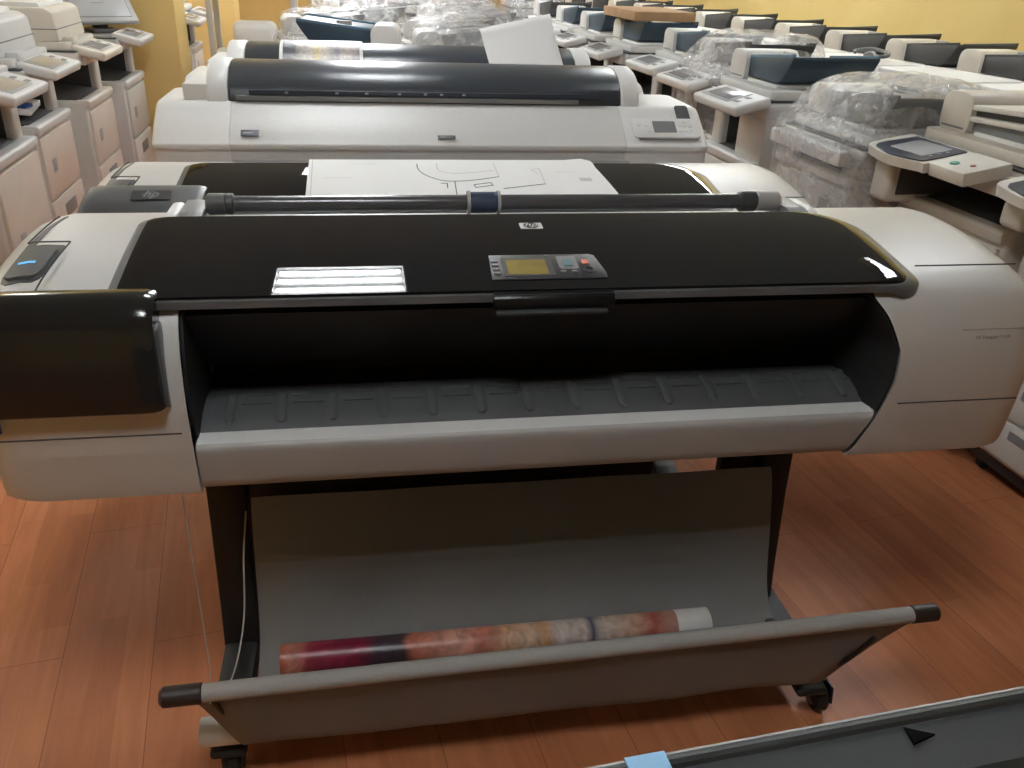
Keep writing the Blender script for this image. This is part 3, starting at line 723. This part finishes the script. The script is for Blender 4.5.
# ------------------------------------------------------------------ copiers
def copier(name, loc, rz, label, group, mir=1, body='beige2', lid='cool', tray='tray', front=None, panel='tilt', adf=True, zb=.70, w=.53, d=.57, drawers=3, pdy=0., pdz=.02, closed=False, pdx=.02, side=True, bodyz=.09, scr='lcd2', accent=None, flatlid=None):
    r = empty(name, loc, rz, label, 'copier', group); h = w/2; front = front or body
    MB().box(-h, h, .0, d, bodyz, zb, .014, 3).build('lower_body', body, r)
    MB().box(-h+.02, h-.02, .02, d-.02, .045, bodyz+.01, .004).build('plinth', 'black', r)
    for x in (-h+.05, h-.05):
        for y in (.06, d-.06):
            MB().cyl((x-.014, y, .024), (x+.014, y, .024), .024, 14, bev=.004).build('caster', 'rubber', r)
    # front: trays and door
    zt = zb-.05; z0 = bodyz+.015; hh = (zt-z0)/(drawers+1)
    for k in range(drawers):
        a = z0+k*hh; dr = MB().box(-h+.015, h-.015, -.014, .01, a+.006, a+hh-.006, .005).build('paper_tray', front, r)
        MB().box(-.09, .09, -.0165, -.008, a+hh*.60, a+hh*.82, .003).build('tray_handle', 'mgrey', dr)
    a = z0+drawers*hh
    dr = MB().box(-h+.015, h-.015, -.014, .01, a+.006, zt-.004, .006).build('front_door', front, r)
    MB().box(-.03+mir*.12, .03+mir*.12, -.017, -.008, (a+zt)/2-.03, (a+zt)/2+.03, .003).build('door_grip', 'lgrey', dr)
    MB().prism([(-.018, zb-.036), (-.021, zb-.006), (-.012, zb+.003), (.05, zb+.003), (.05, zb-.036)], 'x', -h+.004, h-.004, .004).build('front_ledge', lid, r)
    if side:
        s_ = h if mir > 0 else -h
        sd = MB().box(min(s_, s_+mir*.012), max(s_, s_+mir*.012), .13, d-.03, bodyz+.16, zb-.03, .004).build('side_door', body, r)
        vt = MB()
        for k in range(6): vt.box(s_+mir*.0115-.001, s_+mir*.0115+.0015, .32, .52, zb-.09-k*.018, zb-.083-k*.018)
        vt.build('vent', 'mgrey', sd)
        MB().box(s_+mir*.012-.002, s_+mir*.012+.003, .24, .36, zb-.30, zb-.235, .004).build('side_handle', 'mgrey', sd)
    # output space
    x1 = -mir*h; x2 = -mir*(h-.10)
    py0 = -.13 if panel == 'wide' else .03
    MB().box(min(x1, x2), max(x1, x2), py0, d, zb-.02, .90, .02, 3).build('post', body, r)
    x3 = x2+mir*.004
    MB().box(min(x2, x3), max(x2, x3), py0+.035, d-.02, zb+.01, .885, .001).build('cavity_side', 'cavity', r)
    MB().box(-h+.01, h-.01, d-.20, d, zb-.02, .90, .008).build('rear_column', body, r)
    MB().box(-h+.03, h-.03, d-.207, d-.198, zb+.02, .895, .002).build('cavity_back', 'cavity', r)
    MB().prism([(.03, zb+.004), (d-.2, zb+.055), (d-.2, zb-.01), (.03, zb-.01)], 'x', -h+.04, h-.04, .004).build('output_tray', 'cavity', r)
    if closed:
        x4, x5 = mir*h, mir*(h-closed)
        MB().box(min(x4, x5), max(x4, x5), .015, d, zb-.02, .895, .008).build('side_wall', body, r)
        MB().cyl((mir*(h-.001), .10, .80), (mir*(h+.003), .10, .80), .007, 12).build('wall_knob', 'dgrey', r)
    # scanner
    MB().box(-h-.005, h+.005, .0, d, .885, .955, .014, 3).build('scanner_bed', lid, r)
    MB().box(-h-.003, h+.003, .004, d-.004, .953, .960).build('bed_gap', 'dgrey', r)
    zl = .999
    # control panel
    if panel == 'tilt':
        pa = radians(14); T = Matrix.Translation((mir*pdx, -.015+pdy, .955+pdz)) @ Matrix.Rotation(pa, 4, 'X')
        MB().box(-.20, .20, -.02, .06, .885, .94, .01).build('panel_bracket', lid, r)
        cp = MB().box(-.21, .21, -.165, .0, -.03, .012, .012, 3, mtx=T).build('control_panel', lid, r)
        MB().box(-.165, .09, -.14, -.02, .0115, .0145, .002, mtx=T).build('screen_bezel', accent or 'lgrey', cp)
        MB().box(-.14, .065, -.122, -.036, .0143, .0160, .001, mtx=T).build('screen', scr, cp)
        for k in range(4):
            MB().box(.105+.022*(k % 2), .12+.022*(k % 2), -.12+.05*(k//2), -.10+.05*(k//2), .0115, .0155, .002, mtx=T).build('button', 'lgrey', cp)
    elif panel == 'wide':
        pa = radians(10); T = Matrix.Translation((0, -.01, .974)) @ Matrix.Rotation(pa, 4, 'X')
        MB().box(-h, h, -.03, .06, .875, .94, .01).build('panel_bracket', lid, r)
        fr_ = smooth([(-.262, .0), (-.262, -.15), (-.20, -.185), (-.09, -.20), (.03, -.178), (.055, -.165), (.055, .0)], 3)
        cp = MB().prism(fr_, 'z', -.03, .0).xf(T).build('control_panel', lid, r)
        bz = MB().prism(smooth([(-.21, -.015), (-.225, -.15), (-.16, -.182), (-.09, -.194), (.01, -.175), (.035, -.15), (.035, -.015)], 3), 'z', -.026, .004).xf(T).build('screen_bezel', 'bezel', cp)
        MB().box(-.165, -.005, -.145, -.035, .003, .0062, .002, mtx=T).build('screen', 'lcd3', cp)
        for k in range(3): MB().box(.004, .014, -.13+k*.03, -.12+k*.03, .0035, .0065, .002, mtx=T).build('button', 'lgrey', cp)
        kb = MB().box(.056, .215, -.165, .0, -.038, .004, .006, mtx=T).build('key_box', lid, r)
        MB().cyl((.115, -.12, .003), (.115, -.12, .008), .014, 16).xf(T).build('start_button', 'green', kb)
        MB().cyl((.17, -.10, .003), (.17, -.10, .007), .008, 14).xf(T).build('stop_button', 'redbtn', kb)
    elif panel == 'low':
        MB().box(-h+.02, h-.02, -.07, .02, .89, .945, .01).build('control_panel', lid, r)
    # lid and feeder
    if adf is None:
        MB().box(-h+.05, h-.05, .06, d-.06, .958, .963, .002).build('platen_glass', 'mgrey', r)
    elif adf:
        lidm = MB().prism(rrect(-h, h, .03, d, .03), 'z', .962, zl, .006)
        lidm.build('platen_lid', lid, r)
        if adf == 'box':
            lo, hi = -h+.01, h-.02
            fd = MB().prism([(.07, .999), (.085, 1.135), (.12, 1.155), (d-.04, 1.155), (d-.02, 1.13), (d-.02, .999)], 'x', lo, hi, .012).build('document_feeder', lid, r)
            MB().box(lo-.002, hi+.002, .075, d-.022, 1.055, 1.060, .001).build('feeder_gap', 'mgrey', fd)
            MB().prism([(.14, 1.15), (.15, 1.175), (d-.05, 1.185), (d-.05, 1.15)], 'x', lo+.03, hi-.03, .006).build('feeder_tray', 'pale', r)
            MB().box(lo+.05, lo+.15, .02, .072, .985, 1.02, .006).build('feeder_latch', lid, fd)
        else:
            hx0, hx1 = -mir*(h-.005), -mir*(h-.15)
            lo, hi = min(hx0, hx1), max(hx0, hx1)
            fd = MB().prism(rrect(lo, hi, .985, 1.125, .045), 'y', .08, d-.22, .006).build('document_feeder', lid, r)
            MB().box(lo+.02, hi-.02, .0785, .082, 1.01, 1.016).build('feeder_gap', 'mgrey', fd)
            a, b = -mir*(h-.15), mir*(h-.01)
            yy0, yy1 = .10, d-.06
            q = [(a, 1.018), (a, 1.098), (b, 1.136), (b, 1.122), (b-mir*.025, 1.085), (b-mir*.06, 1.04), (b-mir*.10, 1.018)]  # dark skirt below the tray also paints in the shade of the gap
            if tray == 'layer':
                tr = MB().prism([(a, 1.075), (a, 1.092), (b, 1.115), (b, 1.098)], 'y', yy0-.02, yy1, .004).build('input_tray', lid, r)
                MB().prism([(a, 1.058), (a, 1.075), (b-mir*.03, 1.096), (b-mir*.03, 1.075)], 'y', yy0, yy1).build('tray_slot', 'char', tr)
                MB().prism([(a, 1.040), (a, 1.057), (b-mir*.02, 1.073), (b-mir*.02, 1.056)], 'y', yy0-.02, yy1, .004).build('exit_tray', lid, r)
                MB().prism([(a, 1.012), (a, 1.040), (b-mir*.05, 1.054), (b-mir*.05, 1.012)], 'y', yy0, yy1).build('exit_slot', 'mgrey', r)
            else:
                tr = MB().prism(q, 'y', yy0, yy1, .004).build('input_tray', tray, r)
            for y in (yy0, yy1-.012) if tray != 'layer' else ():
                MB().prism([(a, 1.096), (a, 1.108), (b, 1.146), (b, 1.134)], 'y', y, y+.012, .002).build('tray_edge', 'traybledge' if tray == 'traybl' else tray, tr)
            MB().box(min(a+mir*.1, a+mir*.18), max(a+mir*.1, a+mir*.18), yy0+.10, yy0+.12, 1.10, 1.135, .004).build('paper_guide', 'lgrey', tr)
            MB().box(min(a, b)+.02, max(a, b)-.08, .09, d-.06, .998, 1.012, .004).build('exit_ledge', 'pale', r)
    else:
        lidm = MB().prism(rrect(-h-.01, h+.01, .0, d, .04), 'z', .962, 1.05, .014).build('platen_lid', flatlid or 'pale', r)
        MB().box(-h*.5, h*.6, -.002, .012, .968, .985, .002).build('lid_grip', 'traybl', lidm)
    return r

def heading(a): return radians(-90+a)     # right-hand rows: fronts turned to the aisle on the left
AR = 14
DA = Vector((-sin(radians(12.6)), cos(radians(12.6))))
def facing(px, py, rz, w=.0, dy=0.):   # place so that the panel's outer edge mid-point is at (px, py)
    return Vector((px, py, 0))+Matrix.Rotation(rz, 3, 'Z') @ Vector((w, dy, 0))
# --- near right-hand row: every machine differs
ROWA = 'copiers of the near right row'
rz = heading(AR)
A = {}
A[1] = copier('copier', facing(1.36, 2.26, rz, w=.09, dy=.2), rz, 'beige copier at the right edge with four front drawers and black base', ROWA, panel='wide', body='beige', lid='beige', front='beige2', drawers=4, zb=.84, side=False, tray='layer')
A[2] = copier('copier', facing(1.19, 2.80, rz, w=.09, dy=.2), rz, 'beige copier with navy touch panel and green start button above a dark cavity', ROWA, panel='wide', body='beige', lid='beige', zb=.78, drawers=2, side=False, tray='layer')
A[3] = copier('copier', facing(1.04, 3.24, rz, dy=.07), rz, 'grey copier under crumpled clear film, next behind the navy-panel copier', ROWA, panel='low', body='beige2', lid='cool', tray='mgrey', scr='lcd3', zb=.85, closed=.10)
A[3].scale = (1, 1, .955)
A[4] = copier('copier', facing(.775, 3.95, rz, dy=.18), rz, 'grey copier with blue edged feeder tray and vented side door', ROWA, body='beige2', lid='cool', tray='traybl', scr='lcd2', closed=.24, pdx=.13)
A[5] = copier('copier', facing(.72, 4.50, rz, dy=.18), rz, 'grey copier with film on its panel, just beyond the vented side door', ROWA, body='beige2', lid='cool', tray='tray', closed=.10, d=.51)
A[6] = copier('copier', facing(.62, 5.10, rz, dy=.18), rz, 'grey copier with dark blue feeder and grey screen beside the white plotters', ROWA, body='cool', lid='cool', tray='traybl', closed=.10, d=.51)
A[7] = copier('copier', facing(.40, 5.78, rz, dy=.16), rz, 'grey copier carrying a brown cardboard lid on its dark feeder', ROWA, body='cool', lid='cool', tray='traybl', d=.51)
A[8] = copier('copier', facing(.22, 6.50, rz, dy=.16), rz, 'grey copier beside the blank upright sheet, with a dark blue feeder', ROWA, body='cool', lid='cool', tray='traybl', d=.51)
A[9] = copier('copier', facing(.06, 7.15, rz, dy=.16), rz, 'pale grey copier behind the top corner of the blank upright sheet', ROWA, body='cool', lid='pale', tray='traybl', d=.51)
A[10] = copier('copier', facing(-.12, 7.85, rz, dy=.16), rz, 'pale grey copier last in the near right row', ROWA, body='cool', lid='pale', tray='tray', d=.51)
# grey door recess of the nearest copier
rc = MB().box(-.17, .22, -.020, -.012, .675, .785, .004).build('door_recess', 'lgrey', A[1])
MB().box(-.09, .20, -.0225, -.018, .705, .775, .003).build('recess_hollow', 'black', rc)
MB().ring((-.07, -.02, .58), (0, 1, 0), .034, .012).build('oval_handle', 'bezel', A[1])
# cardboard lid
cb = MB().box(-.31, .27, .02, .42, 1.142, 1.195, .004).build('cardboard_lid', 'card', None)
cb.location = A[7].location; cb.rotation_euler = A[7].rotation_euler; tag(cb, 'brown cardboard lid lying on a copier feeder in the near right row', 'cardboard')

# --- middle row: flat pale lids
ROWB = 'flat lid copiers of the middle row'
ordn = ['first', 'second', 'third', 'fourth', 'fifth', 'sixth', 'seventh', 'eighth', 'ninth', 'tenth', 'eleventh', 'twelfth', 'thirteenth', 'fourteenth', 'fifteenth']
b0, db = Vector((2.20, 3.05)), Vector((-.333, .943))
rzb = heading(19.5)
protoB = None
for i in range(7):
    p = b0+db*(.60*i); lab = 'flat pale copier lid, %s from the near end of the middle row' % ordn[i]
    if protoB is None: protoB = copier('copier', (p.x, p.y, 0), rzb, lab, ROWB, adf=False, panel='low', body='cool', lid='pale', d=.37)
    else: dup(protoB, (p.x, p.y, 0), rzb, lab, ROWB)
# --- far row along the yellow wall
ROWC = 'beige copiers along the yellow wall'
c0, dc = Vector((2.46, 3.98)), Vector((-.333, .943))
rzc = heading(19.5)
protoC = None
for i in range(14):
    p = c0+dc*(.56*i); lab = 'beige copier with charcoal feeder tray, %s from the near end along the yellow wall' % ordn[i]
    if protoC is None: protoC = copier('copier', (p.x, p.y, 0), rzc, lab, ROWC, body='beige', lid='beige', tray='tray', side=False, panel='tilt')
    else: dup(protoC, (p.x, p.y, 0), rzc, lab, ROWC)

# --- left-hand row
ROWL = 'copiers of the left row'
rzl = radians(90+12)
l0, dl = Vector((-1.84, 3.25)), Vector((-.208, .978))
def LP(k): return l0+dl*k
L1 = copier('copier', (-1.99, 3.34, 0), rzl, 'cream copier at the left edge with front door painted in floor glow and beige screen', ROWL, mir=-1, body='beige2', lid='cool', front='peach', scr='lcd4', drawers=0, pdy=.05, zb=.72, adf='box')
L2 = copier('copier', (-2.18, 4.02, 0), rzl, 'grey copier second from the left edge, papers in its output tray', ROWL, mir=-1, body='beige2', lid='cool', front='peach', scr='lcd4', drawers=1, pdy=.05, zb=.72, adf='box')
L3 = copier('copier', (-2.29, 4.74, 0), rzl, 'beige copier with tall box feeder and grey screen, third from the left edge', ROWL, mir=-1, body='beige2', lid='beige', front='peach', scr='lcd2', drawers=1, pdy=.05, zb=.72, adf='box')
L4 = copier('copier', (-2.40, 5.45, 0), rzl, 'grey copier below the flat monitor beside the yellow pier', ROWL, mir=-1, body='cool', lid='cool', front='beige2', scr='lcd2', drawers=1, pdy=.05, zb=.72, adf=None)
L5 = copier('copier', (*LP(3.72), 0), rzl, 'grey copier just beyond the first yellow pier', ROWL, mir=-1, body='beige2', lid='cool', front='beige2', drawers=2)
L6 = copier('copier', (*LP(4.45), 0), rzl, 'grey copier between the two yellow piers, nearer the second pier', ROWL, mir=-1, body='beige2', lid='cool', front='beige2', drawers=2)

# ------------------------------------------------------------------ loose things on the left row
def monitor():
    r = empty('flat_monitor', (0, 0, 0), 0, 'flat pale grey monitor tilted up above the copier beside the yellow pier', 'monitor')
    r.location = L4.location+Matrix.Rotation(rzl, 3, 'Z') @ Vector((-.02, .10, .965)); r.rotation_euler = (0, 0, rzl-radians(60))
    T = Matrix.Translation((0, 0, .05)) @ Matrix.Rotation(radians(42), 4, 'X') @ Matrix.Scale(.86, 4)
    MB().box(-.23, .23, -.0, .36, -.018, .018, .012, 3, mtx=T).build('monitor_case', 'lgrey', r)
    MB().box(-.195, .195, .04, .33, .0175, .021, .003, mtx=T).build('screen_frame', 'mgrey', r)
    MB().box(-.188, .188, .046, .324, .0205, .0225, .002, mtx=T).build('screen', 'lcd3', r)
    MB().box(-.08, .08, -.02, .16, .0, .02, .006).box(-.04, .04, .09, .14, .015, .16, .004).build('monitor_stand', 'dgrey', r)
monitor()
def papers():
    for i, (m, z, a, lab, nm) in enumerate((('paper', .775, 8, 'white paper stack in the output tray of the second left copier', 'paper_stack'), ('bluepaper', .79, -6, 'blue booklet on the paper in the second left copier', 'blue_booklet'))):
        w_ = .15 if i == 0 else .04
        o = MB().box(-w_, w_, -.11, .11, -.012, .012, .002).build(nm, m, None)
        o.location = L2.location+Matrix.Rotation(rzl, 3, 'Z') @ Vector((-.03-.06*i, .16, z)); o.rotation_euler = (radians(5), 0, rzl+radians(a)); tag(o, lab, 'paper')
papers()

# ------------------------------------------------------------------ film over machines
def film(src, label, w=.575, d=.70, z0=.45, front=-.09, hump=1, seed=0, amp=.022, top=1.16):
    prof = [(z0, 1.0, 0), (z0+.12, 1.005, 0), (.75, 1.0, 0), (.86, 1.01, 0), (.955, 1.04, 0), (.985, 1.02, 0), (1.02, .93, .01), (1.07, .86, .02), (1.12, .80, .03), (top, .66, .04), (top+.015, .4, .05), (top+.018, .12, .05)]
    prof = smooth(prof, 2); n = 64; rings = []
    for z, s_, off in prof:
        rr = []
        for k in range(n):
            a = 2*pi*k/n; e = 4.
            cx = abs(cos(a))**(2/e)*(1 if cos(a) >= 0 else -1); cy = abs(sin(a))**(2/e)*(1 if sin(a) >= 0 else -1)
            p = Vector((cx*w/2*s_, front+d/2+off+cy*d/2*s_, z))
            q = noise.noise_vector(p*9+Vector((seed*7.1, 0, 0)))*amp+noise.noise_vector(p*28+Vector((seed*3.3, 5, 0)))*amp*.5
            rr.append(p+Vector((q.x, q.y, q.z*.6 if z > z0+.05 else q.z)))
        rings.append(rr)
    mb = MB().loft(rings, caps=False)
    o = mb.build('plastic_film', 'film', None, angle=25)
    o.location = src.location; o.rotation_euler = src.rotation_euler; o.scale = src.scale
    return tag(o, label, 'plastic film', 'clear film over machines')
film(A[3], 'crumpled clear plastic film over the copier behind the navy touch panel', seed=1)
film(A[5], 'clear plastic film over the copier beyond the vented side door', seed=2, amp=.018)

# ------------------------------------------------------------------ machines beyond the plotters
ROWD = 'wrapped machines beyond the plotters'
D1 = copier('copier', (-.90, 4.55, 0), radians(6), 'pale copier with blue black feeder directly behind the photo print', ROWD, mir=-1, panel='low', body='cool', lid='pale', tray='traybl')
spots = [(-.34, 5.02, 12, 'grey copier under film left of the blank sheet, nearest of its cluster'), (-1.25, 5.75, 20, 'grey copier under film behind the blue black feeder'), (-.55, 5.75, -10, 'grey copier under film second behind the white plotters, left of the blank sheet'),
         (-.30, 6.60, 15, 'film covered copier behind and left of the blank sheet top corner'), (-1.15, 6.7, 5, 'film covered copier third back behind the photo print'), (-.65, 7.5, 0, 'film covered copier far back in the middle aisle'), (-1.45, 7.7, 10, 'film covered copier far back near the rack'),
         (-.55, 8.45, 8, 'film covered copier in the deepest rank, straight behind the white plotters'), (-1.20, 8.75, 4, 'film covered copier in the deepest rank, second from the blank sheet side'),
         (-1.85, 9.05, 0, 'film covered copier in the deepest rank, third from the blank sheet side'), (.10, 8.9, 12, 'film covered copier in the deepest rank, nearest the yellow side wall')]
for i, (x, y, a, lab) in enumerate(spots):
    c = dup(A[3], (x, y, 0), radians(a), lab, ROWD)
    if y > 8.2: c.scale = (1, 1, 1.06)
    film(c, 'clear film on the '+lab.replace('film covered ', '').replace(' under film', ''), seed=3+i, amp=.028, top=1.15)

def rack():
    r = empty('storage_rack', (-1.90, 6.35, 0), radians(12), 'pale steel rack with wrapped bundles beside the second yellow pier', 'rack')
    for x in (-.28, .28):
        for y in (0, .4): MB().box(x-.02, x+.02, y-.02, y+.02, 0, 1.9, .003).build('upright', 'steel', r)
    for z in (.3, .75, 1.2, 1.65): MB().box(-.28, .28, -.01, .41, z, z+.03, .003).build('shelf', 'steel', r)
    for i, (z, m) in enumerate(((.33, 'card'), (.78, 'pale'), (1.23, 'pale'))):
        o = MB().box(-.15, .15, .06, .30, 0, .20, .05, 4).build('wrapped_bundle', m, None); o.location = r.location+Vector((0, 0, z)); o.rotation_euler = r.rotation_euler
        tag(o, ['brown box on the lowest shelf of the pale rack', 'pale bundle on the second shelf of the pale rack', 'pale bundle on the third shelf of the pale rack'][i], 'box', 'bundles on the rack')
rack()

def cable():
    base = protoB.location+Vector((db.x, db.y, 0))*1.80
    q = Matrix.Rotation(rzb, 3, 'Z')
    pts = smooth([(-.10, .2, 1.062), (-.12, .22, 1.07), (-.05, .26, 1.085), (.08, .26, 1.075), (.10, .22, 1.06), (-.02, .2, 1.055), (.06, .18, 1.075), (.16, .12, 1.05), (.2, .0, 1.02), (.2, -.02, .97)], 6)
    o = MB().tube([base+q @ Vector(p) for p in pts], .009).build('power_cable', 'cable', None)
    tag(o, 'coiled grey power cable lying on a flat lid in the middle row', 'cable')
cable()

# ------------------------------------------------------------------ ceiling lamps
def lamp(x, y, lab):
    r = empty('ceiling_lamp', W(x, y, 2.75), YAW, lab, 'lamp', 'square ceiling lamps')
    MB().box(-.3, .3, -.3, .3, -.012, -.002, .003).box(-.3, -.29, -.3, .3, -.05, -.004).box(.29, .3, -.3, .3, -.05, -.004).box(-.3, .3, -.3, -.29, -.05, -.004).box(-.3, .3, .29, .3, -.05, -.004).build('lamp_tray', 'lampbody', r)
    for k in range(4): MB().cyl((-.275, -.21+.14*k, -.032), (.275, -.21+.14*k, -.032), .0135, 10).build('lamp_tube', 'tubelamp', r)
    return r
lp = None
cols = ['left', 'middle', 'right']
for i, x in enumerate((-2.83, -.43, 2.55)):
    for j, y in enumerate((-1.04, 1.88, 4.6, 5.7, 6.8, 7.9, 9.0, 10.1)):  # rear rows are unseen, added to brighten the far room
        if i == 2 and j >= 4 or i == 0 and j in (0, 3) or (i, j) == (2, 0): continue
        lab = 'square four tube lamp of the partly added ceiling grid, %s column, %s from the front' % (cols[i], ordn[j])
        if lp is None: lp = lamp(x, y, lab)
        else: dup(lp, W(x, y, 2.75), YAW, lab, 'square ceiling lamps')

# ------------------------------------------------------------------ world, camera
wd = bpy.data.worlds.new('room_world'); SC.world = wd; wd.use_nodes = True
wd.node_tree.nodes['Background'].inputs[0].default_value = (.9, .95, 1, 1); wd.node_tree.nodes['Background'].inputs[1].default_value = .3
F, H0, ROLL = 850., -45., radians(2.4)
pit = math.atan((384-H0)/F)
fw = Vector((0, cos(pit), -sin(pit))); u0 = Vector((0, sin(pit), cos(pit))); r0 = Vector((1, 0, 0))
u = u0*cos(ROLL)-r0*sin(ROLL); rr = r0*cos(ROLL)+u0*sin(ROLL)
cd = bpy.data.cameras.new('camera'); cam = bpy.data.objects.new('camera', cd); COL.objects.link(cam)
cam.matrix_world = Matrix(((rr.x, u.x, -fw.x, 0), (rr.y, u.y, -fw.y, 0), (rr.z, u.z, -fw.z, 1.47), (0, 0, 0, 1)))
cd.sensor_fit = 'HORIZONTAL'; cd.sensor_width = 36; cd.lens = 36*F/1024; cd.clip_start = .05; cd.clip_end = 60
SC.camera = cam
vs = SC.view_settings
vs.view_transform = 'Standard'; vs.look = 'None'; vs.gamma = 1; vs.use_curve_mapping = False; vs.exposure = .28
